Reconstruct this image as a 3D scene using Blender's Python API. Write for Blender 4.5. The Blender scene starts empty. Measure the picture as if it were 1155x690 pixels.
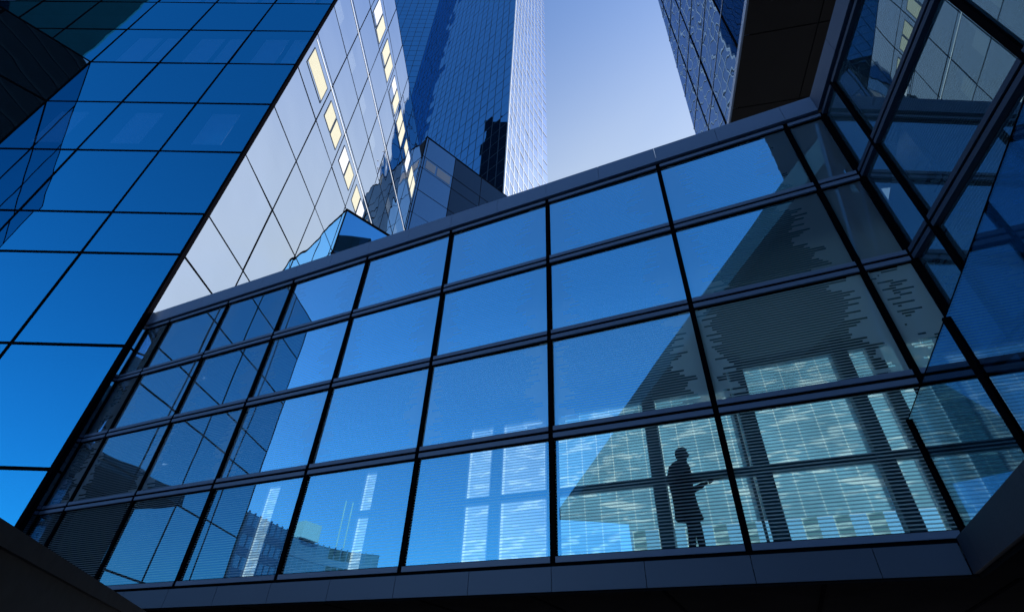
import bpy, bmesh, math, random
from mathutils import Vector, Matrix
random.seed(7)
sc = bpy.context.scene
COL = sc.collection
rad = math.radians

# ------------------------------------------------------------------ helpers
def azv(a):
    return Vector((math.sin(rad(a)), math.cos(rad(a))))

class Frame:
    """a vertical plane: origin (x,y), d runs along it, n points out of it"""
    def __init__(self, o, daz, naz):
        self.o = Vector(o[:2]); self.d = azv(daz); self.n = azv(naz)
    def p(self, s, n, z):
        q = self.o + self.d * s + self.n * n
        return Vector((q.x, q.y, z))

def box(bm, fr, s0, s1, n0, n1, z0, z1):
    v = [bm.verts.new(fr.p(s, n, z)) for z in (z0, z1) for n in (n0, n1) for s in (s0, s1)]
    for f in ((0, 1, 3, 2), (4, 6, 7, 5), (0, 4, 5, 1), (2, 3, 7, 6), (0, 2, 6, 4), (1, 5, 7, 3)):
        bm.faces.new([v[i] for i in f])

def prism(bm, pts, z0, z1):
    a = [bm.verts.new((p[0], p[1], z0)) for p in pts]
    b = [bm.verts.new((p[0], p[1], z1)) for p in pts]
    n = len(pts)
    bm.faces.new(a); bm.faces.new(b)
    for i in range(n):
        bm.faces.new((a[i], a[(i + 1) % n], b[(i + 1) % n], b[i]))

def tube(bm, p0, p1, r, seg=8):
    p0 = Vector(p0); p1 = Vector(p1); ax = (p1 - p0).normalized()
    u = ax.orthogonal().normalized(); w = ax.cross(u)
    rings = []
    for p in (p0, p1):
        rings.append([bm.verts.new(p + (u * math.cos(t) + w * math.sin(t)) * r)
                      for t in [2 * math.pi * i / seg for i in range(seg)]])
    for i in range(seg):
        bm.faces.new((rings[0][i], rings[0][(i + 1) % seg], rings[1][(i + 1) % seg], rings[1][i]))
    bm.faces.new(rings[0]); bm.faces.new(rings[1])

def obj(name, bm, mat, parent=None, smooth=False, recalc=True):
    if recalc:
        bmesh.ops.recalc_face_normals(bm, faces=bm.faces)
    me = bpy.data.meshes.new(name)
    bm.to_mesh(me); bm.free()
    me.materials.append(mat)
    if smooth:
        for p in me.polygons: p.use_smooth = True
    o = bpy.data.objects.new(name, me)
    COL.objects.link(o)
    if parent:
        o.parent = parent
        o.matrix_parent_inverse = Matrix.Translation(parent.location).inverted()
    return o

def thing(name, label, cat, loc, group=None):
    o = bpy.data.objects.new(name, None)
    o.location = loc; o.empty_display_size = .5
    o["label"] = label; o["category"] = cat
    if group: o["group"] = group
    COL.objects.link(o)
    return o

def boxes(name, mat, parent, fr, lst):
    bm = bmesh.new()
    for b in lst: box(bm, fr, *b)
    return obj(name, bm, mat, parent)

# ------------------------------------------------------------------ camera (solved from the photograph)
PITCH, ROLL = rad(38.2328), rad(2.31559)
Fv = Vector((0, math.cos(PITCH), math.sin(PITCH)))
R0 = Vector((1, 0, 0)); U0 = Vector((0, -math.sin(PITCH), math.cos(PITCH)))
Rv = R0 * math.cos(ROLL) + U0 * math.sin(ROLL)
Uv = U0 * math.cos(ROLL) - R0 * math.sin(ROLL)
EYE = Vector((0, 0, 1.6))
cam = bpy.data.objects.new("camera", bpy.data.cameras.new("camera"))
COL.objects.link(cam)
cam.matrix_world = Matrix(((Rv.x, Uv.x, -Fv.x, EYE.x), (Rv.y, Uv.y, -Fv.y, EYE.y), (Rv.z, Uv.z, -Fv.z, EYE.z), (0, 0, 0, 1)))
cam.data.sensor_width = 36
cam.data.lens = 570.985 * 36 / 1155
cam.data.clip_end = 3000
cam.data.clip_start = .05
sc.camera = cam

def seen_area(q):
    """rough on-picture size of a quad, used only to pick which panes become parts"""
    pts = []
    for v in q:
        w = v - EYE; d = w.dot(Fv)
        if d < .3: return 0
        pts.append((w.dot(Rv) / d, w.dot(Uv) / d))
    cx = sum(p[0] for p in pts) / 4; cy = sum(p[1] for p in pts) / 4
    if abs(cx) > 1.06 or abs(cy) > .66: return 0
    a = 0
    for i in range(4):
        x0, y0 = pts[i]; x1, y1 = pts[(i + 1) % 4]
        a += x0 * y1 - x1 * y0
    return abs(a) / 2

# ------------------------------------------------------------------ materials
class NT:
    def __init__(self, name):
        self.m = bpy.data.materials.new(name); self.m.use_nodes = True
        self.t = self.m.node_tree; self.t.nodes.clear()
        self.out = self.n("ShaderNodeOutputMaterial")
    def n(self, typ, **kw):
        x = self.t.nodes.new(typ)
        for k, v in kw.items(): setattr(x, k, v)
        return x
    def l(self, a, b): self.t.links.new(a, b)
    def math(self, op, a, b=None, c=None, clamp=False):
        x = self.n("ShaderNodeMath", operation=op); x.use_clamp = clamp
        for i, v in enumerate((a, b, c)):
            if v is None: continue
            if isinstance(v, (int, float)): x.inputs[i].default_value = v
            else: self.l(v, x.inputs[i])
        return x.outputs[0]
    def mixc(self, f, a, b):
        x = self.n("ShaderNodeMix", data_type='RGBA')
        for s, v in ((x.inputs[0], f), (x.inputs[6], a), (x.inputs[7], b)):
            if isinstance(v, tuple): s.default_value = (*v, 1)
            elif isinstance(v, (int, float)): s.default_value = v
            else: self.l(v, s)
        return x.outputs[2]
    def mixs(self, f, a, b):
        x = self.n("ShaderNodeMixShader")
        if isinstance(f, (int, float)): x.inputs[0].default_value = f
        else: self.l(f, x.inputs[0])
        self.l(a, x.inputs[1]); self.l(b, x.inputs[2])
        return x.outputs[0]

def metal_paint(name, col, rough=.45, spec=.5, var=.25, scale=1.2, metallic=0.0):
    T = NT(name)
    b = T.n("ShaderNodeBsdfPrincipled")
    g = T.n("ShaderNodeNewGeometry")
    no = T.n("ShaderNodeTexNoise"); no.inputs['Scale'].default_value = scale; no.inputs['Detail'].default_value = 6
    mp = T.n("ShaderNodeMapping"); mp.inputs['Scale'].default_value = (1, 1, .35)
    T.l(g.outputs['Position'], mp.inputs[0]); T.l(mp.outputs[0], no.inputs['Vector'])
    f = T.math('MULTIPLY_ADD', no.outputs['Fac'], var * 2, -var)
    c = T.mixc(T.math('ADD', f, .5, clamp=True), tuple(x * (1 - var) for x in col), tuple(min(1, x * (1 + var)) for x in col))
    T.l(c, b.inputs['Base Color'])
    b.inputs['Roughness'].default_value = rough; b.inputs['Metallic'].default_value = metallic
    b.inputs['Specular IOR Level'].default_value = spec
    n2 = T.n("ShaderNodeTexNoise"); n2.inputs['Scale'].default_value = 40
    T.l(g.outputs['Position'], n2.inputs['Vector'])
    T.l(T.math('MULTIPLY_ADD', n2.outputs['Fac'], .2, rough - .1), b.inputs['Roughness'])
    T.l(b.outputs[0], T.out.inputs[0])
    return T.m

def glass(name, tint, f0, trans=None, dark=(.01, .015, .025), graz=(.95, .97, 1), pw=3.0, rough=0.0,
          warp=.0006, wscale=.35, frit=None, dirt=.0):
    """coated facade glass: mirror layer over either see-through tinted glass or a dark spandrel"""
    T = NT(name)
    lw = T.n("ShaderNodeLayerWeight"); lw.inputs['Blend'].default_value = .5
    p = T.math('POWER', lw.outputs['Facing'], pw)
    fac = T.math('MULTIPLY_ADD', p, 1 - f0, f0)
    g = T.n("ShaderNodeNewGeometry")
    gl = T.n("ShaderNodeBsdfGlossy"); gl.inputs['Roughness'].default_value = rough
    T.l(T.mixc(p, tint, graz), gl.inputs['Color'])
    if warp:
        no = T.n("ShaderNodeTexNoise"); no.inputs['Scale'].default_value = wscale; no.inputs['Detail'].default_value = 1.5
        T.l(g.outputs['Position'], no.inputs['Vector'])
        bp = T.n("ShaderNodeBump"); bp.inputs['Strength'].default_value = 1; bp.inputs['Distance'].default_value = warp / wscale * 4
        T.l(no.outputs['Fac'], bp.inputs['Height']); T.l(bp.outputs[0], gl.inputs['Normal'])
    if trans:
        base = T.n("ShaderNodeBsdfTransparent"); base.inputs[0].default_value = (*trans, 1); base = base.outputs[0]
    else:
        d = T.n("ShaderNodeBsdfDiffuse"); d.inputs[0].default_value = (*dark, 1); base = d.outputs[0]
    if frit:
        # printed horizontal lines; between them clear slots with ragged ends in the middle of each pane
        uv = T.n("ShaderNodeUVMap"); sep = T.n("ShaderNodeSeparateXYZ"); T.l(uv.outputs[0], sep.inputs[0])
        wid = T.n("ShaderNodeAttribute"); wid.attribute_name = "pane_w"
        k = T.math('DIVIDE', sep.outputs[1], frit['pitch'])
        idx = T.math('FLOOR', k); fr = T.math('FRACT', k)
        slot = T.math('LESS_THAN', fr, frit['duty'])
        wn = T.n("ShaderNodeTexWhiteNoise", noise_dimensions='2D')
        cb = T.n("ShaderNodeCombineXYZ"); T.l(idx, cb.inputs[0]); cb.inputs[1].default_value = 3.7
        T.l(cb.outputs[0], wn.inputs['Vector'])
        wv = T.n("ShaderNodeTexNoise", noise_dimensions='1D'); wv.inputs['Scale'].default_value = .16
        T.l(idx, wv.inputs['W'])
        ml = T.math('ADD', T.math('MULTIPLY', wn.outputs['Value'], frit['rag']), T.math('MULTIPLY_ADD', wv.outputs['Fac'], frit['wave'], frit['m0'] - frit['wave'] * .5))
        cs = T.n("ShaderNodeSeparateColor"); T.l(wn.outputs['Color'], cs.inputs[0])
        mr = T.math('ADD', T.math('MULTIPLY', cs.outputs[1], frit['rag']), T.math('MULTIPLY_ADD', wv.outputs['Fac'], -frit['wave'], frit['m1'] + frit['wave'] * .5))
        inl = T.math('GREATER_THAN', sep.outputs[0], ml)
        inr = T.math('LESS_THAN', T.math('ADD', sep.outputs[0], mr), wid.outputs['Fac'])
        clear = T.math('MULTIPLY', T.math('MULTIPLY', slot, inl), inr)
        fd = T.n("ShaderNodeBsdfDiffuse"); fd.inputs[0].default_value = (*frit['col'], 1)
        ft = T.n("ShaderNodeBsdfTranslucent"); ft.inputs[0].default_value = (*frit['col'], 1)
        fm = T.mixs(.45, fd.outputs[0], ft.outputs[0])
        amt = T.math('MULTIPLY', T.math('SUBTRACT', 1, clear), 1)
        base = T.mixs(T.math('MULTIPLY', amt, frit['inn']), base, fm)
    sh = T.mixs(fac, base, gl.outputs[0])
    if frit: sh = T.mixs(T.math('MULTIPLY', amt, frit['over']), sh, fm)
    T.l(sh, T.out.inputs[0])
    return T.m

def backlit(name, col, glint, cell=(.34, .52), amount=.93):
    """obscure glass lit from behind by the sun: translucent, with pale glazing lines and streaky glints painted into the colour"""
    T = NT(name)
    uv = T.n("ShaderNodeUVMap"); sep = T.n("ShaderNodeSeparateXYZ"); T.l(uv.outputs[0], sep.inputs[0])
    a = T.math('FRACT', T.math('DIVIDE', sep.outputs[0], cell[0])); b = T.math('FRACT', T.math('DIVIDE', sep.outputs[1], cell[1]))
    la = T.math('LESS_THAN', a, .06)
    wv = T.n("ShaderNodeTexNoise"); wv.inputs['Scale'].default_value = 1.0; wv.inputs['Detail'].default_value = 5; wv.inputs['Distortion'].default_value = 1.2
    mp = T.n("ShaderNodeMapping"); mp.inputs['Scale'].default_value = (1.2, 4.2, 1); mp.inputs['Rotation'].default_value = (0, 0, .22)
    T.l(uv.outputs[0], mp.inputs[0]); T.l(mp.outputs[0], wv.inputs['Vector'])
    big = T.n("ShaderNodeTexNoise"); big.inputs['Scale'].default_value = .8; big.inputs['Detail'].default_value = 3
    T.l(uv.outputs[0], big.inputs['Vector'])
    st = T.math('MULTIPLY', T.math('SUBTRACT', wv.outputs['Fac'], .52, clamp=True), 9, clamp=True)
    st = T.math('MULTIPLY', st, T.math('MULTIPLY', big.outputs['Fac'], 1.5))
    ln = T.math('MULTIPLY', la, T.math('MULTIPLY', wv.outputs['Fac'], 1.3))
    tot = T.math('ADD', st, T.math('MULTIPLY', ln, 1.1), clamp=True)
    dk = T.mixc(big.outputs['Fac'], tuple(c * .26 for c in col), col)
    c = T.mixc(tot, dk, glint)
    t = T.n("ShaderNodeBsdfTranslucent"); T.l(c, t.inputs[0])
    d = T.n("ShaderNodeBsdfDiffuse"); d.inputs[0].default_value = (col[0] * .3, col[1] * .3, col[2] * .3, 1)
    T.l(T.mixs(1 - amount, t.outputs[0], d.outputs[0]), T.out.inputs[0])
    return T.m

def rough_mat(name, col, rough=.85, scale=3, var=.35, bump=.0):
    T = NT(name)
    b = T.n("ShaderNodeBsdfPrincipled"); g = T.n("ShaderNodeNewGeometry")
    no = T.n("ShaderNodeTexNoise"); no.inputs['Scale'].default_value = scale; no.inputs['Detail'].default_value = 8
    T.l(g.outputs['Position'], no.inputs['Vector'])
    T.l(T.mixc(no.outputs['Fac'], tuple(x * (1 - var) for x in col), tuple(min(1, x * (1 + var)) for x in col)), b.inputs['Base Color'])
    b.inputs['Roughness'].default_value = rough; b.inputs['Specular IOR Level'].default_value = .25
    if bump:
        bp = T.n("ShaderNodeBump"); bp.inputs['Distance'].default_value = bump
        T.l(no.outputs['Fac'], bp.inputs['Height']); T.l(bp.outputs[0], b.inputs['Normal'])
    T.l(b.outputs[0], T.out.inputs[0])
    return T.m

def matte(name, col, scale=3, var=.3):
    T_ = NT(name); d = T_.n("ShaderNodeBsdfDiffuse"); g = T_.n("ShaderNodeNewGeometry")
    no = T_.n("ShaderNodeTexNoise"); no.inputs['Scale'].default_value = scale; no.inputs['Detail'].default_value = 5
    T_.l(g.outputs['Position'], no.inputs['Vector'])
    T_.l(T_.mixc(no.outputs['Fac'], tuple(x * (1 - var) for x in col), tuple(x * (1 + var) for x in col)), d.inputs[0])
    T_.l(d.outputs[0], T_.out.inputs[0])
    return T_.m

M = {}
M['black'] = matte("black_frame", (.004, .004, .006))
M['strip'] = metal_paint("grey_frame_strip", (.16, .235, .36), .42, .4, .2)
M['terrace'] = metal_paint("dark_slate_plate", (.025, .034, .055), .7, .2, .2)
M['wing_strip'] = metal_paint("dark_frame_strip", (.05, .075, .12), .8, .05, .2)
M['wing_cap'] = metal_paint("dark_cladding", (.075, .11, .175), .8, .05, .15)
M['cap'] = metal_paint("grey_cladding", (.19, .28, .42), .62, .25, .14, .6, .15)
M['fascia'] = metal_paint("slate_fascia", (.095, .135, .20), .5, .35, .15, .7, .3)
M['nearblack'] = matte("blue_black_cladding", (.006, .010, .018), .3, .3)
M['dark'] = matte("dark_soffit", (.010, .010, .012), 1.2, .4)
M['core'] = rough_mat("dark_interior", (.012, .016, .024), .9, .5, .3)
M['inner'] = rough_mat("grey_interior", (.16, .18, .20), .8, .6, .2)
M['column'] = rough_mat("grey_column", (.07, .10, .14), .6, 1.2, .2)
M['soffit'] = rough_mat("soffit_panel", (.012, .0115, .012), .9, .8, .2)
M['blind'] = rough_mat("cream_blind", (.62, .58, .43), .9, 2, .04)
M['blind_dim'] = rough_mat("grey_blind", (.72, .72, .76), .9, 1, .15)
M['white'] = metal_paint("white_frame", (.80, .82, .86), .4, .5, .05)
M['edge'] = metal_paint("polished_edge", (.72, .78, .95), .25, .6, .1)
M['canopy'] = rough_mat("canopy_soffit", (.13, .14, .155), .7, .3, .15)
M['wallmat'] = rough_mat("dark_concrete", (.022, .021, .023), .9, 6, .4, .004)
M['paving'] = rough_mat("paving", (.16, .16, .17), .9, 2, .25)
M['floor'] = rough_mat("floor_finish", (.20, .21, .23), .5, 1, .1)

BLUE = (.30, .62, 1.0)
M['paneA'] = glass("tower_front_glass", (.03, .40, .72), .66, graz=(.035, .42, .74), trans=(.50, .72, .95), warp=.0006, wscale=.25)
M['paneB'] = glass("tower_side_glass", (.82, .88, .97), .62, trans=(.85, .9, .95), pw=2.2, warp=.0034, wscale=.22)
M['paneW'] = glass("wing_glass", (.32, .58, .68), .60, graz=(.34, .58, .68), dark=(.004, .008, .014), warp=.0008, wscale=.3)
M['paneM'] = glass("annex_glass", (.20, .42, .64), .34, graz=(.16, .3, .46), dark=(.01, .02, .035), warp=.001, wscale=.2)
M['paneMd'] = glass("annex_dark_reflection_glass", (.10, .2, .3), .10, graz=(.08, .15, .24), dark=(.006, .01, .018), warp=.0015, wscale=.2)  # darker copy: dark reflection on the right columns painted into the glass
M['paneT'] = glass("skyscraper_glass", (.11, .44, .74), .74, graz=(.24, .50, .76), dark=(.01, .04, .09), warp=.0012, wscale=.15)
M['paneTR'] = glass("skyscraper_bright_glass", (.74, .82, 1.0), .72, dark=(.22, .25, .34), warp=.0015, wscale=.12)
M['paneO'] = glass("overhang_glass", (.16, .30, .46), .10, graz=(.3, .42, .6), dark=(.01, .02, .03), warp=.001, wscale=.3)
M['paneX'] = glass("far_block_glass", (.35, .5, .65), .35, dark=(.14, .20, .24), warp=.001)
M['annex_blind'] = rough_mat("blue_grey_blind", (.05, .09, .16), .8, 2, .15)
M['dkblue'] = metal_paint("blue_black_frame", (.012, .03, .06), .5, .2)
M['band'] = matte("dark_band", (.009, .014, .024), 1, .2)
M['screen'] = glass("screen_glass", (.16, .34, .50), .08, trans=(.34, .52, .62), pw=3, warp=0)
FR = dict(pitch=.056, duty=.60, rag=.35, wave=.5, m0=.25, m1=.25, col=(.58, .80, .95), inn=.55, over=.20)
fr_rows = [dict(FR, m0=.35, m1=.45, rag=.5, wave=.9, over=.16), dict(FR, m0=.25, m1=.4, rag=.45, wave=.7, over=.18),
           dict(FR, m0=.08, m1=.2, rag=.4, wave=.5, inn=.75), dict(FR, m0=-.6, m1=-.6, rag=.1, wave=.1, inn=.72, over=.10)]
M['bridge'] = [glass("bridge_glass_row", (.16, .68, 1.0), r0, trans=(.74, .97, 1.0), pw=2.6, warp=.0004, wscale=.3, frit=f) for f, r0 in zip(fr_rows, (.84, .82, .62, .48))]
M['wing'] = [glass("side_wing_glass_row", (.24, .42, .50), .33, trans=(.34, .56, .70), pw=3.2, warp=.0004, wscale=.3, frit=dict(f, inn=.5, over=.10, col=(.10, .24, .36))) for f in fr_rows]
M['low_clear'] = glass("low_window_glass", (.5, .7, 1), .05, trans=(.40, .78, 1.0), warp=0)
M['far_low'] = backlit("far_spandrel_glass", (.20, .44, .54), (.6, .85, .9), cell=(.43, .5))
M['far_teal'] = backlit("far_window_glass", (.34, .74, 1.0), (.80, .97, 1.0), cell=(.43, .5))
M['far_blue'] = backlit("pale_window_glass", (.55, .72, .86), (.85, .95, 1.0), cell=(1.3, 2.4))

def pane_obj(name, quads, mat, parent):
    """quads: list of 4 points; UVs in metres, width stored for the printed pattern"""
    me = bpy.data.meshes.new(name)
    vs = []; fs = []
    for q in quads:
        b = len(vs); vs += [tuple(v) for v in q]; fs.append((b, b + 1, b + 2, b + 3))
    me.from_pydata(vs, [], fs)
    uv = me.uv_layers.new(name="UVMap")
    at = me.attributes.new("pane_w", 'FLOAT', 'POINT')
    for i, q in enumerate(quads):
        w = (q[1] - q[0]).length; h = (q[3] - q[0]).length
        for j, c in enumerate(((0, 0), (w, 0), (w, h), (0, h))):
            uv.data[i * 4 + j].uv = c
            at.data[i * 4 + j].value = w
    me.materials.append(mat)
    o = bpy.data.objects.new(name, me); COL.objects.link(o)
    if parent:
        o.parent = parent; o.matrix_parent_inverse = Matrix.Translation(parent.location).inverted()
    return o

def quad(fr, s0, s1, z0, z1, n=0.0, tilt=0.0):
    q = [fr.p(s0, n, z0), fr.p(s1, n, z0), fr.p(s1, n, z1), fr.p(s0, n, z1)]
    if tilt:
        a = random.gauss(0, tilt) * (s1 - s0) / 2; b = random.gauss(0, tilt) * (z1 - z0) / 2
        nn = Vector((fr.n.x, fr.n.y, 0))
        for i, (x, y) in enumerate(((-1, -1), (1, -1), (1, 1), (-1, 1))):
            q[i] = q[i] + nn * (a * x + b * y)
    return q

def panes(parent, name, quads_m, limit=100):
    """each pane a part; past the limit the smaller ones become one part"""
    quads_m = sorted(quads_m, key=lambda t: -seen_area(t[0]))
    for q, m in quads_m[:limit]: pane_obj(name, [q], m, parent)
    rest = {}
    for q, m in quads_m[limit:]: rest.setdefault(m.name, (m, []))[1].append(q)
    for m, qs in rest.values():
        o = pane_obj(name + "s_beyond", qs, m, parent); o["kind"] = "stuff"

def grid_bars(parent, name, fr, us, zs, w, mat, n0=-.12, n1=.02, hw=None):
    bm = bmesh.new(); hw = hw or w
    for u in us: box(bm, fr, u - w / 2, u + w / 2, n0, n1, zs[0], zs[-1])
    for z in zs: box(bm, fr, us[0] - w / 2 - .001, us[-1] + w / 2 + .001, n0 - .003, n1 - .004, z - hw / 2, z + hw / 2)
    return obj(name, bm, mat, parent)

# ------------------------------------------------------------------ ground and sky
bm = bmesh.new()
vs = [bm.verts.new(p) for p in ((-900, -900, 0), (900, -900, 0), (900, 900, 0), (-900, 900, 0))]
bm.faces.new(vs)
gr = obj("ground", bm, M['paving']); gr["kind"] = "structure"

SUN_AZ, SUN_EL = 66.0, 36.0
w = bpy.data.worlds.new("World"); sc.world = w; w.use_nodes = True
nt = w.node_tree; bg = nt.nodes["Background"]
sky = nt.nodes.new("ShaderNodeTexSky"); sky.sky_type = 'NISHITA'; sky.sun_disc = False
sky.sun_elevation = rad(SUN_EL); sky.sun_rotation = rad(SUN_AZ)
sky.altitude = 50; sky.air_density = 1.0; sky.dust_density = .6; sky.ozone_density = 2.5
mul = nt.nodes.new("ShaderNodeMix"); mul.data_type = 'RGBA'; mul.blend_type = 'MULTIPLY'
mul.inputs[0].default_value = 1; mul.inputs[7].default_value = (1.26, 1.42, 1.64, 1)
nt.links.new(sky.outputs[0], mul.inputs[6]); 
# pale forward-scatter haze low in the sky on the sunward side
tc = nt.nodes.new("ShaderNodeTexCoord"); dt = nt.nodes.new("ShaderNodeVectorMath"); dt.operation = 'DOT_PRODUCT'
dt.inputs[1].default_value = (math.sin(rad(24)), math.cos(rad(24)), 0)
nt.links.new(tc.outputs['Generated'], dt.inputs[0])
mr = nt.nodes.new("ShaderNodeMapRange"); mr.interpolation_type = 'SMOOTHSTEP'
mr.inputs[1].default_value = .28; mr.inputs[2].default_value = .86; mr.inputs[3].default_value = 0; mr.inputs[4].default_value = .72
nt.links.new(dt.outputs['Value'], mr.inputs[0])
hz = nt.nodes.new("ShaderNodeMix"); hz.data_type = 'RGBA'; hz.inputs[7].default_value = (5.3, 5.85, 5.8, 1)
wn_ = nt.nodes.new("ShaderNodeTexNoise"); wn_.inputs['Scale'].default_value = 2.2; wn_.inputs['Detail'].default_value = 6; wn_.inputs['Distortion'].default_value = .6
wm_ = nt.nodes.new("ShaderNodeMapping"); wm_.inputs['Scale'].default_value = (1, 1, 2.6)
nt.links.new(tc.outputs['Generated'], wm_.inputs[0]); nt.links.new(wm_.outputs[0], wn_.inputs['Vector'])
wa_ = nt.nodes.new("ShaderNodeMath"); wa_.operation = 'MULTIPLY_ADD'; wa_.inputs[1].default_value = .55; wa_.inputs[2].default_value = .72
nt.links.new(wn_.outputs['Fac'], wa_.inputs[0])
wb_ = nt.nodes.new("ShaderNodeMath"); wb_.operation = 'MULTIPLY'
nt.links.new(mr.outputs[0], wb_.inputs[0]); nt.links.new(wa_.outputs[0], wb_.inputs[1])
nt.links.new(wb_.outputs[0], hz.inputs[0]); nt.links.new(mul.outputs[2], hz.inputs[6])
nt.links.new(hz.outputs[2], bg.inputs[0])
bg.inputs[1].default_value = .15
sun = bpy.data.objects.new("sun", bpy.data.lights.new("sun", 'SUN')); COL.objects.link(sun)
sun.data.energy = 5.0; sun.data.angle = rad(.5); sun.data.color = (1, .95, .86)
sd = Vector((azv(SUN_AZ).x * math.cos(rad(SUN_EL)), azv(SUN_AZ).y * math.cos(rad(SUN_EL)), math.sin(rad(SUN_EL))))
sun.rotation_euler = sd.to_track_quat('Z', 'Y').to_euler()

# ------------------------------------------------------------------ footbridge
BA = 25.2718
FB = Frame((0, 10), 90 + BA, 180 + BA)
T = [13.086, 10.71, 8.33, 5.945, 3.521]           # frame levels, top to bottom
S = [-16.12, -14.80, -11.64, -8.484, -5.328, -2.172, .984, 4.14, 7.25, 8.075]
DB = 4.0
bridge = thing("footbridge", "glazed blue footbridge with four rows of panes and a person standing inside", "footbridge", FB.p(0, -2, 3.1))
HW = .053                                          # half mullion
for r in range(4):
    for i in range(len(S) - 1):
        q = quad(FB, S[i] + HW - .02, S[i + 1] - HW + .02, T[r + 1] + .145, T[r] - .145, -.05, .004)
        pane_obj("window_pane", [q], M['bridge'][r], bridge)
for i, s in enumerate(S):
    hw = HW if i < len(S) - 1 else .06
    boxes("mullion", M['black'], bridge, FB, [(s - hw, s + hw, -.30, .012, 3.50, 13.06)])
    # slim gaskets beside the mullion
for k, z in enumerate(T):
    lo = [];
    for i in range(len(S) - 1):
        a, b = S[i] + HW - .003, S[i + 1] - HW + .003
        if k < 4: lo.append((a, b, -.1, .03, z - .125, z - .03))
        if k > 0: lo.append((a, b, -.1, .03, z + .03, z + .125))
    boxes("transom", M['strip'], bridge, FB, lo)
    boxes("joint_strip", M['black'], bridge, FB, [(S[0], S[-1], -.14, .002, z - .029, z + .029)])
    g = []
    for i in range(len(S) - 1):
        a, b = S[i] + HW - .003, S[i + 1] - HW + .003
        if k < 4: g.append((a, b, -.1, -.012, z - .145, z - .127))
        if k > 0: g.append((a, b, -.1, -.012, z + .127, z + .145))
    boxes("gasket", M['black'], bridge, FB, g)
# roof cap in separate plates
js = [-16.12]
x = .984 - 3.156 * 5.5
while x < 7.9:
    if x > -15.9: js.append(x)
    x += 1.578 * (2 if False else 1)
js.append(8.02)
cap = bmesh.new()
for a, b in zip(js, js[1:]): box(cap, FB, a + .004, b - .004, -.3, .09, 13.135, 13.72)
obj("roof_cap", cap, M['cap'], bridge)
fas = bmesh.new()
js2 = [-16.12] + [s for s in [S[1] + 1.578 * k for k in range(0, 15)] if s < 6.4] + [6.70]
for a, b in zip(js2, js2[1:]): box(fas, FB, a + .005, b - .005, -.3, .10, 3.10, 3.475)
obj("sill_fascia", fas, M['fascia'], bridge)
def bpoly(s0, s1, n0, n1):
    # left end follows the tower face
    k = .36
    return [FB.p(s0, n0, 0), FB.p(s1, n0, 0), FB.p(s1, n1, 0), FB.p(s0 + (n1 - n0) * -k * -1 * -1, n1, 0)]
def slab(name, mat, z0, z1, n0=-.2, n1=-DB - .3, s1=8.0, s0=-16.1):
    bm = bmesh.new()
    pts = [FB.p(s0, n0, 0), FB.p(s1, n0, 0), FB.p(s1 + 2.0, n1, 0), FB.p(s0 - (n0 - n1) * .40, n1, 0)]
    prism(bm, pts, z0, z1)
    return obj(name, bm, mat, bridge)
slab("roof_slab", M['inner'], 13.2, 13.66)
slab("storey_slab", M['inner'], 9.06, 9.2, -.5)
slab("floor_slab", M['floor'], 3.30, 3.53)
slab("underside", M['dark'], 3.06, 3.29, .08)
# underside joints
jb = []
for s in [S[1] + 2.2 * k for k in range(0, 11)]:
    jb.append((s - .03, s + .03, -DB, .05, 3.045, 3.062))
boxes("underside_joint", M['black'], bridge, FB, jb)
# far side of the bridge: upper storey closed, lower storey with windows between columns
far = [(-18.1, 12.6, -DB - .2, -DB, 9.21, 13.19)]
wins = [(-11.2, -10.6), (-6.95, -6.48), (-3.14, -2.34), (-2.02, -.62), (-.48, 2.28), (2.56, 4.48), (4.545, 4.62), (4.95, 7.08), (7.36, 7.85), (8.1, 9.3)]
edges = [-18.1] + [v for p in wins for v in p] + [12.6]
for i in range(0, len(edges), 2):
    far.append((edges[i], edges[i + 1], -DB - .2, -DB, 3.54, 9.05))
def wtop(a): return 8.9 if a > 4.3 else (8.42 if a > -4 else 7.5)
for a, b in wins: far.append((a + .001, b - .001, -DB - .2, -DB, wtop(a), 9.05))
boxes("rear_wall", M['inner'], bridge, FB, far)
boxes("end_partition", M['column'], bridge, FB, [(9.9, 10.0, -DB - .15, -1.2, 3.54, 13.19)])
boxes("rear_transom", M['column'], bridge, FB, [(-7, 9.4, -DB - .04, -DB + .12, 6.02, 6.20)])
for s0, s1 in ((2.28, 2.56), (4.62, 4.95), (7.08, 7.36)):
    boxes("column", M['column'], bridge, FB, [(s0 - .01, s1 + .01, -DB + .002, -DB + .28, 3.54, 9.05)])
lows = [1.25 + .62 * k_ for k_ in range(11)]
for a, b in wins:
    if b < 0:
        pane_obj("rear_window", [quad(FB, a, b, 3.6, wtop(a), -DB - .1)], M['far_blue'], bridge); continue
    pane_obj("rear_window", [quad(FB, a, b, 5.03, wtop(a), -DB - .1)], M['far_teal'], bridge)
    x = a
    for lo_ in [l_ for l_ in lows if l_ < b and l_ + .31 > a]:
        l0, l1 = max(a, lo_), min(b, lo_ + .31)
        if l0 > x + .01: pane_obj("rear_window", [quad(FB, x, l0, 3.6, 5.03, -DB - .1)], M['far_low'], bridge)
        pane_obj("low_window", [quad(FB, l0, l1, 3.6, 5.02, -DB - .1)], M['low_clear'], bridge)
        x = l1
    if b > x + .01: pane_obj("rear_window", [quad(FB, x, b, 3.6, 5.03, -DB - .1)], M['far_low'], bridge)

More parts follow.
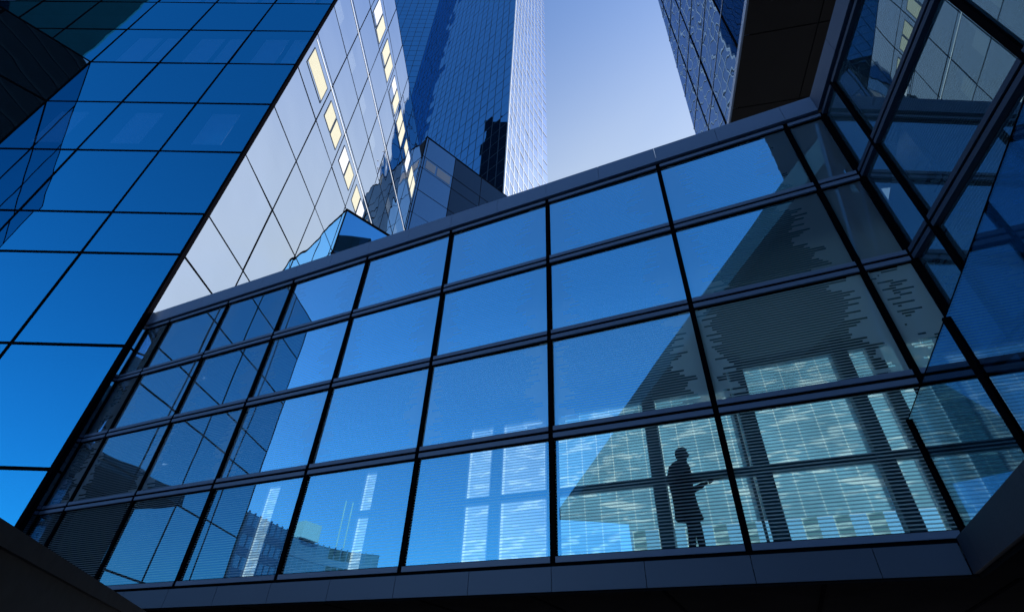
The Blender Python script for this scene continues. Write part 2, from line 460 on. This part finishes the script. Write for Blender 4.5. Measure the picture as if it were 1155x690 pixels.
# ------------------------------------------------------------------ left office tower
K = Vector((-14.563, 16.490))
FA = Frame(K, -88.4, 181.6)
FBf = Frame(K, 1.6, 91.6)
Z = [2.35, 7.12, 11.9, 16.72, 19.37, 24.24, 29.0, 33.79, 38.55, 43.2, 48.0, 52.8, 57.6, 62.6]
tower = thing("office_tower", "tall blue mirror glass office tower at the left with a sharp vertical corner", "office tower", (K.x - 12, K.y + 14, 0))
UA = [0, 4.6, 9.12, 13.66, 18.2, 22.7, 27.2]
VB = [.0, 3.98, 7.9, 11.9, 15.9, 19.9, 23.9, 27.9]
lst = []
for j in range(len(Z) - 1):
    for i in range(len(UA) - 1):
        if i >= 3 and Z[j] < 33.0: continue
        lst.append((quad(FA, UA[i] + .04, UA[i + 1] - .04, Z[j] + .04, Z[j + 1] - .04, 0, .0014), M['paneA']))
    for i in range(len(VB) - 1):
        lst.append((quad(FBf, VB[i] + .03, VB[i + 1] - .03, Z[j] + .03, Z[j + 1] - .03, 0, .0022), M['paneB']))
panes(tower, "window_pane", lst)
bm = bmesh.new()
for u in UA[:4]: box(bm, FA, u - .055, u + .055, -.12, .02, Z[0], Z[-1])
for u in UA[4:]: box(bm, FA, u - .055, u + .055, -.12, .02, 33.8, Z[-1])
for z in Z: box(bm, FA, 0, 13.66 if z < 33 else 27.2, -.123, .016, z - .06, z + .06)
obj("front_mullion_frame", bm, M['black'], tower)
grid_bars(tower, "side_mullion_frame", FBf, VB, Z, .07, M['black'])
boxes("corner_post", M['black'], tower, FBf, [(-.10, .12, -.10, .045, 0, 62.7)])
bm = bmesh.new()
pts = [FA.p(.9, -.9, 0), FA.p(27.2, -.9, 0), FA.p(27.2, -27.5, 0), FA.p(.9, -27.5, 0)]
prism(bm, pts, 0, 62.3)
obj("core", bm, M['core'], tower)
bm = bmesh.new()
for z in Z[1:-1]:
    prism(bm, [FA.p(.16, -.16, 0), FA.p(27.2, -.16, 0), FA.p(27.2, -.85, 0), FA.p(.86, -.85, 0), FA.p(.86, -27.4, 0), FA.p(.16, -27.4, 0)], z - .35, z + .35)
obj("floor_slab", bm, M['core'], tower)
bm = bmesh.new(); prism(bm, [FA.p(.2, -.2, 0), FA.p(27.2, -.2, 0), FA.p(27.2, -27.8, 0), FA.p(.2, -27.8, 0)], 62.35, 62.58)
obj("roof", bm, M['core'], tower)
# blinds behind the glass of every second storey
winrows = [(24.24, 29.0), (33.79, 38.55), (43.2, 48.0), (52.8, 57.6)]
for zi, (a, b) in enumerate(winrows):
    for i in range(3):
        u0 = UA[i] + .5
        for k, (p, q) in enumerate(((.35, 1.55), (1.95, 3.6))):
            if zi == 0 and k == 0: continue
            boxes("roller_blind", M['blind_dim'], tower, FA, [(UA[i] + p, UA[i] + q, -.42, -.38, a + .4 + (.8 if zi == 0 else 0), b - .5)])
for a, b, full in ((35.3, 37.4, True), (53.1, 56.6, True), (43.3, 45.6, False)):
    for i in range(7):
        v0 = VB[i] + .55; v1 = VB[i + 1] - .4; mid = (v0 + v1) / 2
        if i == 0 and a > 53: continue
        if full:
            cuts = [(v0, v1)] if i == 0 else [(v0, mid - .05), (mid + .05, v1)]
            for c, d in cuts:
                lo = a + random.choice((0, 0, .12, .45)) * (b - a)
                boxes("bright_window_panel", M['blind'] if random.random() < .75 else M['blind_dim'], tower, FBf, [(c + .07, d - .07, .004, .014, lo + .07, b - .07)])  # added cream panel outside the glass stands in for a sunlit bright window
                boxes("window_frame", M['wing_strip'], tower, FBf, [(c, c + .06, .004, .03, a, b), (d - .06, d, .004, .03, a, b), (c + .061, d - .061, .004, .028, a, a + .06), (c + .061, d - .061, .004, .028, b - .06, b)])
        else:
            boxes("roller_blind", M['blind'], tower, FBf, [(v0, mid - .1, -.3, -.26, a, b)])
for b in (38.05, 47.45):
    boxes("light_shelf", M['white'], tower, FBf, [(.35, 27.7, .004, .03, b, b + .11)])

# angled lower wing of the tower
Wo = FA.p(13.68, 0, 0)
FW = Frame(Wo, 227, 137)
wing = thing("angled_wing", "dark mirror glass wing folded forward from the left tower", "office wing", (Wo.x - 8, Wo.y - 1, 0))
UW = [0, 4.5, 9.0, 13.4, 17.7]
lst = []
ZW = [z for z in Z if z < 34]
for j in range(len(ZW) - 1):
    for i in range(len(UW) - 1):
        lst.append((quad(FW, UW[i] + .04, UW[i + 1] - .04, ZW[j] + .04, ZW[j + 1] - .04, 0, .002), M['paneW']))
panes(wing, "window_pane", lst)
grid_bars(wing, "mullion_frame", FW, UW, ZW, .12, M['black'])
bm = bmesh.new()
prism(bm, [FW.p(.05, -.15, 0), FW.p(17.7, -.15, 0), FW.p(17.7, -9, 0), FW.p(9, -9, 0)], 0, 33.7)
obj("core", bm, M['core'], wing)

# taller block stepping up beside the wing (seen mirrored in the tower front)
blk = thing("slate_block", "tall dark slate office block rising beyond the angled wing", "office block", (-58, 2, 0))
FK = Frame((-50.4, 6.0), 262, 172)
bm = bmesh.new(); prism(bm, [FK.p(0, -.1, 0), FK.p(26, -.1, 0), FK.p(26, -8, 0), FK.p(.1, -8, 0)], 0, 150)
obj("core", bm, M['core'], blk)
lst = []
for j in range(30):
    for i in range(6):
        lst.append((quad(FK, i * 4.33 + .05, i * 4.33 + 4.28, j * 5 + .06, j * 5 + 4.94, 0, .004), M['paneW']))
panes(blk, "window_pane", lst)
grid_bars(blk, "mullion_frame", FK, [i * 4.33 for i in range(7)], [j * 5 for j in range(31)], .14, M['column'])

# ------------------------------------------------------------------ low folded wing on the tower side
Lo = FBf.p(12.35, .02, 0)
FL = Frame(Lo, 47.5, 137.5)
lowa = thing("low_wing", "low blue glass wing with a pointed top peeping over the footbridge roof", "office wing", (Lo.x + 5, Lo.y + 6, 0))
UL = [0, 4.4, 8.8, 13.2]; ZL = [z for z in Z if z < 34]
lst = []
for j in range(len(ZL) - 1):
    for i in range(len(UL) - 1):
        lst.append((quad(FL, UL[i] + .04, UL[i + 1] - .04, ZL[j] + .04, ZL[j + 1] - .04, 0, .002), M['paneT']))
panes(lowa, "window_pane", lst)
grid_bars(lowa, "mullion_frame", FL, UL, ZL, .10, M['black'])
bm = bmesh.new(); prism(bm, [FL.p(.1, -.15, 0), FL.p(13.2, -.15, 0), FL.p(13.2, -4, 0), FL.p(4.2, -4, 0)], 0, 33.7)
obj("core", bm, M['core'], lowa)
boxes("roof_edge", M['black'], lowa, FL, [(-.03, 13.2, -.3, .04, 33.86, 34.0)])

# ------------------------------------------------------------------ annex beyond the tower side
Pm = FBf.p(28.0, 0, 0)
FM = Frame(Pm, 48.5, 138.5)
annex = thing("angled_annex", "dark glass annex with sloping top line between the left tower and the skyscraper", "office annex", (Pm.x + 10, Pm.y + 16, 0))
UM = [-.0, .35, 5.45, 10.75, 16.2]
ZM = [32.5, 37.3, 42.1, 46.9, 51.7, 56.4, 61.1, 63.7, 68.3]
lst = []
for j in range(len(ZM) - 1):
    for i in range(len(UM) - 1):
        lst.append((quad(FM, UM[i] + .04, UM[i + 1] - .04, ZM[j] + .04, ZM[j + 1] - .04, 0, .006), M['paneM'] if i < 2 or (i == 2 and random.random() < .3) else M['paneMd']))
panes(annex, "window_pane", lst)
grid_bars(annex, "mullion_frame", FM, UM, ZM, .11, M['black'])
bm = bmesh.new(); prism(bm, [FM.p(0, -.15, 0), FM.p(16.2, -.15, 0), FM.p(14, -3.5, 0), FM.p(0, -8, 0)], 0, 68.2)
obj("core", bm, M['core'], annex)
boxes("roof_edge", M['black'], annex, FM, [(-.05, 16.3, -.5, .05, 68.3, 68.5)])
for i, (a, b) in enumerate(((.75, 2.4), (2.7, 5.1))):
    boxes("blue_blind", M['annex_blind'], annex, FM, [(a, b, .012, .03, 61.5, 63.3)])  # plain blue-grey panels laid over the annex glass

# ------------------------------------------------------------------ skyscraper
Ke = Vector((-2.277, 57.955))
sky_t = thing("glass_skyscraper", "tall skyscraper with a deep blue front and a pale gridded side behind the footbridge", "skyscraper", (Ke.x - 20, Ke.y + 30, 0))
F2 = Frame(Ke, -45, 225)
inner = F2.p(49.8, 0, 0)
F1 = Frame(inner, -88.4, 181.6)
ZT = [z * 3.96 for z in range(8, 88)]
lst = []
U2 = [i * 2.49 for i in range(21)]; U1 = [i * 3.0 for i in range(10)]
for j in range(len(ZT) - 1):
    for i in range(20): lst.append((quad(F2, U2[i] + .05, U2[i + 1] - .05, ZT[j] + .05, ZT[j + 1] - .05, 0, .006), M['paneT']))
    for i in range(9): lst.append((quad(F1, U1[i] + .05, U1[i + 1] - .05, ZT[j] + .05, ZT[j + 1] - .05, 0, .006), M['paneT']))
# gently bowed bright side
side = []; p = Ke.copy(); a = 19.0
for k in range(9):
    side.append((Frame(p, a, a + 90), 2.36)); p = p + azv(a) * 2.36; a += 2.0
for fr_, w_ in side:
    for j in range(len(ZT) - 1):
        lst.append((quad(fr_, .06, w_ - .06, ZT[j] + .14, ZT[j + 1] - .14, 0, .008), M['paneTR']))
panes(sky_t, "window_pane", lst)
grid_bars(sky_t, "front_mullion_frame", F2, U2, ZT, .17, M['dkblue'], hw=.15)
grid_bars(sky_t, "recess_mullion_frame", F1, U1, ZT, .16, M['dkblue'], hw=.15)
bm = bmesh.new()
for fr_, w_ in side:
    box(bm, fr_, -.08, .08, -.12, .06, ZT[0], ZT[-1])
    for z in ZT: box(bm, fr_, 0.08, w_ - .08, -.1, .07, z - .11, z + .11)
obj("side_mullion_frame", bm, M['white'], sky_t)
boxes("corner_post", M['white'], sky_t, side[0][0], [(-.15, .2, -.1, .12, 0, ZT[-1])])
bm = bmesh.new()
pts = [F2.p(.3, -.3, 0), F2.p(49.8, -.3, 0), F1.p(.2, -.3, 0), F1.p(27, -.3, 0), F1.p(27, -25, 0), Vector((p.x - .4, p.y + 8, 0)), Vector((p.x - .4, p.y, 0))]
for fr_, w_ in reversed(side[1:]): pts.append(fr_.p(0, -.4, 0))
prism(bm, pts, 0, ZT[-1] - .2)
obj("core", bm, M['core'], sky_t)

# ------------------------------------------------------------------ overhanging block, upper right
ZO = 27.0
Po = Vector((8.35951681, 11.15895924)) * (25.4 / 18.4)
FO = Frame(Po, 12.8, 282.8)
over = thing("overhanging_block", "upper right office block with dark panelled soffit and blue glass side", "office block", (Po.x + 10, Po.y, ZO))
k = 25.4 / 18.4
UO = [-12.4, -8.2, -4.0, .35, 2.9, 5.5]
ZOs = [27.35, 31.2, 35.0, 38.8, 42.6, 46.4, 50.2, 54, 57.8]
def fare(z): return 5.5 - (z - 34.3) * .097
lst = []
for j in range(len(ZOs) - 1):
    for i in range(len(UO) - 1):
        q = quad(FO, UO[i] + .04, UO[i + 1] - .04, ZOs[j] + .03, ZOs[j + 1] - .03, 0, .003)
        if i == len(UO) - 2:
            q[1] = FO.p(fare(ZOs[j]) - .03, 0, ZOs[j] + .03); q[2] = FO.p(fare(ZOs[j + 1]) - .03, 0, ZOs[j + 1] - .03)
        lst.append((q, M['paneO']))
panes(over, "window_pane", lst)
bm = bmesh.new()
for u in UO[:-1]: box(bm, FO, u - .07, u + .07, -.1, .02, ZOs[0], ZOs[-1])
obj("mullion_frame", bm, M['black'], over)
bm = bmesh.new()
for z in ZOs[1:]: box(bm, FO, UO[0], fare(z), -.1, .03, z - .05, z + .05)
obj("transom_frame", M and bm, M['strip'], over)
boxes("edge_strip", M['strip'], over, FO, [(-12.4, 6.1, -.3, .05, 27.0, 27.34)])
bm = bmesh.new()
def q3(n, z): return FO.p(fare(z) - .05, n, z)
vv = [bm.verts.new(v) for v in (FO.p(-12.4, -.12, 27.05), FO.p(-12.4, -40, 27.05), q3(-40, 27.05), q3(-.12, 27.05),
                                FO.p(-12.4, -.12, 57.7), FO.p(-12.4, -40, 57.7), q3(-40, 57.7), q3(-.12, 57.7))]
for f in ((0, 1, 2, 3), (4, 7, 6, 5), (0, 4, 5, 1), (1, 5, 6, 2), (2, 6, 7, 3), (3, 7, 4, 0)): bm.faces.new([vv[i] for i in f])
obj("core", bm, M['core'], over)
bm = bmesh.new()
us = [-12.4, -8.6, -4.8, -1.0, 2.8, 6.0]; ns = [-.02, -3.3, -6.7, -10.1, -13.5, -17, -20.5, -24, -28]
for a, b in zip(us, us[1:]):
    for c, d in zip(ns, ns[1:]): box(bm, FO, a + .025, b - .025, d + .025, c - .025, 26.93, 26.99)
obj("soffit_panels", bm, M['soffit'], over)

# ------------------------------------------------------------------ right hand wing that meets the bridge
Cr = FB.p(8.075, 0, 0)
FR_ = Frame(Cr, 192.8, 282.8)
rw = thing("side_wing", "dark glazed wing turning toward the viewer at the right end of the footbridge", "office wing", FR_.p(4, -3, 3.5))
TW = [.0, .80, 3.66, 6.52, 9.38, 12.2]
for r in range(4):
    for i in range(len(TW) - 1):
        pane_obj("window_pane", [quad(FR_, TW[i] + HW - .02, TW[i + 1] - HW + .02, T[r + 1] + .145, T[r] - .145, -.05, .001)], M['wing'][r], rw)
for i, s in enumerate(TW):
    boxes("mullion", M['black'], rw, FR_, [(s - HW + (.09 if i == 0 else 0), s + HW, -.16, .012, 3.56, 13.06)])
for k, z in enumerate(T):
    lo = []
    for i in range(len(TW) - 1):
        a, b = TW[i] + HW - .003, TW[i + 1] - HW + .003
        if k < 4: lo.append((a, b, -.1, .03, z - .125, z - .03))
        if k > 0: lo.append((a, b, -.1, .03, z + .03, z + .125))
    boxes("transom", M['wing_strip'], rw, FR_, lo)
    boxes("joint_strip", M['black'], rw, FR_, [(.02, 12.2, -.14, .002, z - .029, z + .029)])
cap = bmesh.new()
js = [.06, 1.5, 3.1, 4.7, 6.3, 7.9, 9.5, 12.2]
for a, b in zip(js, js[1:]): box(cap, FR_, a + .004, b - .004, -.3, .09, 13.135, 13.72)
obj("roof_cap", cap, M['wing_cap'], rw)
for nm, z0, z1, mt, tb_ in (("roof_slab", 13.24, 13.62, 'inner', -7), ("storey_slab", 8.30, 8.52, 'inner', 2.5), ("floor_slab", 3.1, 3.5, 'floor', 2.5)):
    bm = bmesh.new(); prism(bm, [FR_.p(.2, -.3, 0), FR_.p(12.2, -.3, 0), FR_.p(12.2, -9, 0), FR_.p(tb_, -9, 0)], z0, z1)
    obj(nm, bm, M[mt], rw)
boxes("rear_wall", M['column'], rw, FR_, [(-6, 12.2, -5.2, -5.0, 3.52, 13.18)])
for s in (3.66, 6.52):
    boxes("column", M['column'], rw, FR_, [(s - .2, s + .2, -2.2, -1.8, 3.52, 8.28)])
boxes("bright_patch_panel", M['far_teal'], rw, FR_, [(3.0, 4.0, -4.98, -4.94, 4.6, 5.6)])  # added panel, its colour carries the bright patches inside the wing

# ------------------------------------------------------------------ terrace edge and free standing glass screens
FS = Frame(FB.p(6.74, 0, 0), 180 + BA, 270 + BA)
ter = thing("terrace_edge", "slate grey terrace edge turning the corner under the glass screens at lower right", "terrace", FS.p(3, -1, 3.1))
bm = bmesh.new()
js = [-.0, .55, 2.78, 5.6, 8.4, 11.2]
for a, b in zip(js, js[1:]): box(bm, FS, a + .105 * (a < .1) + .004, b - .004, -.3, .03, 3.10, 3.54)
obj("fascia_plate", bm, M['terrace'], ter)
bm = bmesh.new(); prism(bm, [FS.p(.12, -.3, 0), FS.p(11.2, -.3, 0), FS.p(11.2, -4.2, 0), FS.p(.12, -1.3, 0)], 3.12, 3.5)
obj("deck", bm, M['floor'], ter)
bm = bmesh.new(); prism(bm, [FS.p(.12, -.02, 0), FS.p(11.2, -.02, 0), FS.p(11.2, -6, 0), FS.p(.12, -3.0, 0)], 3.04, 3.095)
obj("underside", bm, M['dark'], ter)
scr = []
for i, (a, b) in enumerate(((.07, 2.77), (2.86, 6.1))):
    t_ = thing("glass_screen", ["clear frameless glass screen beside the footbridge corner, lowest in the photo",
                                "clear frameless glass screen at the right photo edge, second from the footbridge"][i], "glass screen", FS.p(a, -.1, 3.54), group="frameless glass screens on the terrace edge")
    if i: t_["group"] = "frameless glass screens on the terrace edge"
    bm = bmesh.new(); box(bm, FS, a, b, -.112, -.10, 3.5, 5.25)
    obj("glass_sheet", bm, M['screen'], t_)
    boxes("edge_trim", M['edge'], t_, FS, [(b - .0, b + .03, -.116, -.096, 3.55, 5.245)])
    boxes("end_post", M['black'], t_, FS, [(a - .05, a - .004, -.15, -.06, 3.55, 5.24)])
    bm = bmesh.new(); box(bm, FS, a, b, -.116, -.096, 5.251, 5.262); obj("top_trim", bm, M['black'], t_)

# ------------------------------------------------------------------ foreground wall lower left
FG = Frame((-4.69, 5.066), -18.7, 71.3)
gw = thing("retaining_wall", "black concrete wall with a plain coping in the lower left corner", "wall", (-6, 6, 0))
bm = bmesh.new(); box(bm, FG, -9, 14, -.5, 0, 0, 2.62); obj("wall_body", bm, M['wallmat'], gw)
bm = bmesh.new(); box(bm, FG, -9, 14, -.56, .05, 2.621, 2.8); obj("coping", bm, M['wallmat'], gw)

# ------------------------------------------------------------------ buildings behind the viewer (seen mirrored)
V = Vector((-44.8, -37.0))
e1 = azv(58.2); e2 = azv(144.5)
top_b = thing("canopied_building", "dark canopied building mirrored as a slanting wedge in the right footbridge panes", "building", (-10, -60, 0))
bm = bmesh.new()
def strip_poly(a0, a1, b0, b1): return [V + e1 * a0 + e2 * b0, V + e1 * a1 + e2 * b0, V + e1 * a1 + e2 * b1, V + e1 * a0 + e2 * b1]
prism(bm, strip_poly(.1, 61.9, .1, 30), 23.6, 24.9)
obj("roof_slab", bm, M['canopy'], top_b)
bm = bmesh.new()
prism(bm, strip_poly(0, 62, -.5, .09), 23.55, 25.2)
prism(bm, strip_poly(-.5, -.0, -.5, 30), 23.55, 25.2)
obj("edge_fascia", bm, M['inner'], top_b)
bm = bmesh.new()
prism(bm, strip_poly(.6, 61.5, 9, 29.5), 0, 23.55)
obj("wall", bm, M['soffit'], top_b)
def plain_tower(name, label, x0, x1, y0, y1, h, step=5.0):
    t_ = thing(name, label, "office tower", ((x0 + x1) / 2, (y0 + y1) / 2, 0))
    bm = bmesh.new(); prism(bm, [(x0, y0), (x1, y0), (x1, y1), (x0, y1)], 0, h); obj("body", bm, M['nearblack'], t_)
    bm = bmesh.new()
    z_ = step
    while z_ < h:
        prism(bm, [(x0 - .1, y0 - .1), (x1 + .1, y0 - .1), (x1 + .1, y1 + .1), (x0 - .1, y1 + .1)], z_ - .35, z_ + .35); z_ += step
    obj("floor_band", bm, M['band'], t_)
    return t_
plain_tower("dark_tower", "dark banded tower mirrored in the angled wing at the upper left", -8, 50, -112, -70, 127)
plain_tower("slim_tower", "slim dark tower mirrored low on the skyscraper front beside its edge", -70, -53, 55.5, 68.5, 178)
far_b = thing("curved_office_block", "low curved office block with banded windows mirrored in the bottom left footbridge panes", "office block", (-128, -25, 0))
lst = []; bm = bmesh.new(); bw = bmesh.new()
pts = []
for i in range(13):
    t_ = i / 12
    pts.append(Vector((-118 - 14 * math.sin(t_ * 2.2), -14 - 40 * t_)))
for a, b in zip(pts, pts[1:]):
    d_ = (b - a); L = d_.length; az_ = math.degrees(math.atan2(d_.x, d_.y))
    fr_ = Frame(a, az_, az_ - 90)
    for j in range(8):
        lst.append((quad(fr_, .15, L - .15, 1 + j * 4.1 + 1.3, 1 + j * 4.1 + 3.7, 0, .004), M['paneX']))
        box(bw, fr_, 0, L, -.3, .12, 1 + j * 4.1 - .4, 1 + j * 4.1 + 1.28)
    for s_ in (0, L / 2): box(bw, fr_, s_ - .12, s_ + .12, -.3, .1, 0, 33.9)
    box(bm, fr_, 0, L, -6, -.2, 0, 33.6)
for q, m in lst: pass
panes(far_b, "window_pane", lst)
obj("spandrel_band", bw, M['cap'], far_b); obj("core", bm, M['column'], far_b)
bm = bmesh.new(); box(bm, Frame((-128, -31), 200, 110), 0, 6, -4, 0, 33.7, 37.6); obj("plant_room", bm, M['white'], far_b)
for y in (-41.5, -43.5):
    bm = bmesh.new(); tube(bm, (-130, y, 33.6), (-130, y, 45), .2); obj("mast", bm, M['white'], far_b)

# ------------------------------------------------------------------ person in the bridge
M['cloth'] = rough_mat("dark_coat_cloth", (.004, .004, .007), .9, 20, .3)
M['skin'] = rough_mat("skin", (.06, .042, .034), .6, 8, .1)  # base darkened so the figure reads as a backlit silhouette
M['hair'] = rough_mat("dark_hair", (.005, .004, .004), .6, 40, .3)
M['tab'] = metal_paint("tablet_shell", (.02, .02, .025), .35)
PS, PN, PZ = 3.30, -.36, 3.535; HS = 1.06
per = thing("person", "person in a long dark coat facing right, looking down at a tablet in both hands", "person", FB.p(PS, PN, PZ))
def PL(x, y, z):       # local: x forward (along the bridge to the right), y to the person's left
    return FB.p(PS + x * HS, PN - y * HS, PZ + z * HS)
def skin(name, verts, edges, mat, parent, root=0, sub=2):
    me = bpy.data.meshes.new(name)
    me.from_pydata([PL(*v[:3]) for v in verts], edges, [])
    o = bpy.data.objects.new(name, me); COL.objects.link(o)
    md = o.modifiers.new("skin", 'SKIN'); md.use_smooth_shade = True
    sv = me.skin_vertices[0].data if me.skin_vertices else None
    if sv is None:
        bpy.context.view_layer.objects.active = o
        b = bmesh.new(); b.from_mesh(me); b.verts.layers.skin.verify(); b.to_mesh(me); b.free()
        sv = me.skin_vertices[0].data
    for i, v in enumerate(verts):
        sv[i].radius = (v[3], v[4] if len(v) > 4 else v[3]); sv[i].use_root = (i == root)
    s2 = o.modifiers.new("sub", 'SUBSURF'); s2.levels = s2.render_levels = sub
    me.materials.append(mat)
    if parent:
        o.parent = parent; o.matrix_parent_inverse = Matrix.Translation(parent.location).inverted()
    return o
v = [(0, 0, .95, .15), (-.02, 0, 1.12, .13), (-.02, 0, 1.28, .15), (.0, 0, 1.42, .12), (.035, 0, 1.52, .055), (.075, 0, 1.60, .078), (.105, 0, 1.67, .092), (.10, 0, 1.735, .07)]
e = [(i, i + 1) for i in range(7)]
def add(par, *pts):
    for p_ in pts:
        v.append(p_); e.append((par, len(v) - 1)); par = len(v) - 1
    return par
add(6, (.205, 0, 1.635, .018))                       # nose
add(5, (.15, 0, 1.57, .034))                       # chin
for sg in (1, -1):
    hx = -.005 if sg > 0 else .033
    add(0, (0 + hx, .10 * sg, .86, .10), (.03 + hx * 3, .105 * sg, .50, .062), (-.02 + hx * 5, .105 * sg, .11, .042), (.03 + hx * 5, .11 * sg, .05, .042), (.15 + hx * 5, .12 * sg, .035, .035))
    w_ = add(3, (-.01, .19 * sg, 1.40, .07), (.0, .235 * sg, 1.12, .052), (.19, .19 * sg, 1.13, .042), (.36, .11 * sg, 1.175, .030))
    palm = add(w_, (.405, .085 * sg, 1.18, .030))
body = skin("body", v, e, M['skin'], per)
for sg in (1, -1):
    for i, (ln, dz) in enumerate(((.085, .024), (.095, .009), (.088, -.007), (.07, -.022))):
        b0 = (.41, .078 * sg, 1.178 + dz, .0095)
        skin("finger", [b0, (.41 + ln * .5, .070 * sg, 1.182 + dz, .009), (.41 + ln, .052 * sg, 1.188 + dz * .8, .008)], [(0, 1), (1, 2)], M['skin'], body, sub=1)
    skin("thumb", [(.395, .07 * sg, 1.20, .011), (.425, .055 * sg, 1.215, .010), (.455, .045 * sg, 1.218, .009)], [(0, 1), (1, 2)], M['skin'], body, sub=1)
# coat: lofted rings, plus sleeves
bm = bmesh.new(); rings = []
prof = [(1.56, .07, .08, .05), (1.52, .12, .16, .03), (1.44, .18, .235, .0), (1.30, .205, .25, -.02), (1.12, .195, .23, -.02), (.98, .19, .22, -.01), (.82, .195, .22, .0), (.70, .205, .225, .01), (.60, .225, .24, .018), (.595, .18, .20, .018)]
for z_, rx, ry, cx_ in prof:
    ring = []
    for i in range(28):
        t_ = 2 * math.pi * i / 28
        f_ = 1 + .035 * math.sin(t_ * 7 + z_ * 4) * max(0, (1.1 - z_))
        ring.append(bm.verts.new(PL(cx_ + rx * .98 * f_ * math.cos(t_), ry * .97 * f_ * math.sin(t_), z_)))
    rings.append(ring)
for a, b in zip(rings, rings[1:]):
    for i in range(28): bm.faces.new((a[i], a[(i + 1) % 28], b[(i + 1) % 28], b[i]))
obj("coat", bm, M['cloth'], per, smooth=True)
for sg in (1, -1):
    skin("sleeve", [(-.01, .17 * sg, 1.42, .085), (-.005, .225 * sg, 1.27, .075), (.0, .24 * sg, 1.11, .066), (.18, .195 * sg, 1.13, .056), (.345, .118 * sg, 1.172, .044)], [(0, 1), (1, 2), (2, 3), (3, 4)], M['cloth'], per, sub=2)
    hx = -.01 if sg > 0 else .10
    skin("trouser_leg", [(0, .10 * sg, .80, .105), (.03 + hx, .105 * sg, .50, .075), (-.01 + hx * 1.6, .105 * sg, .16, .062), (-.02 + hx * 1.6, .105 * sg, .10, .064)], [(0, 1), (1, 2), (2, 3)], M['cloth'], per, sub=2)
    skin("shoe", [(-.055 + hx * 1.6, .105 * sg, .05, .045), (.03 + hx * 1.6, .11 * sg, .05, .048), (.17 + hx * 1.6, .12 * sg, .035, .036)], [(0, 1), (1, 2)], M['hair'], per, sub=2)
bm = bmesh.new()
bmesh.ops.create_uvsphere(bm, u_segments=20, v_segments=14, radius=1)
for vt in bm.verts:
    x_, y_, z_ = vt.co
    k_ = 1 + .03 * math.sin(9 * x_ + 5 * y_) * math.cos(7 * z_)
    X, Y, Zz = x_ * .122 * k_, y_ * .104 * k_, z_ * .125 * k_
    if X > .045 and Zz < .055: X = .045 - (X - .045) * .2
    vt.co = PL(.085 + X, Y, 1.668 + Zz)
obj("hair", bm, M['hair'], per, smooth=True)
tb = thing("tablet", "thin dark tablet held flat by the person in the footbridge", "tablet", PL(.54, 0, 1.195))
bm = bmesh.new()
vv = [bm.verts.new(PL(x_, y_, z_)) for z0_ in (1.196, 1.208) for (x_, y_, z_) in ((.42, -.09, z0_), (.66, -.09, z0_ + .02), (.66, .09, z0_ + .02), (.42, .09, z0_))]
for f in ((0, 1, 2, 3), (4, 5, 6, 7), (0, 1, 5, 4), (1, 2, 6, 5), (2, 3, 7, 6), (3, 0, 4, 7)): bm.faces.new([vv[i] for i in f])
bmesh.ops.bevel(bm, geom=bm.edges[:], offset=.003, segments=1, affect='EDGES')
obj("shell", bm, M['tab'], tb)

# ------------------------------------------------------------------ render settings
sc.view_settings.view_transform = 'Standard'; sc.view_settings.look = 'None'; sc.view_settings.exposure = 0
sc.cycles.max_bounces = 10; sc.cycles.glossy_bounces = 6; sc.cycles.transparent_max_bounces = 12
sc.cycles.use_denoising = True
sc.cycles.sample_clamp_indirect = 6
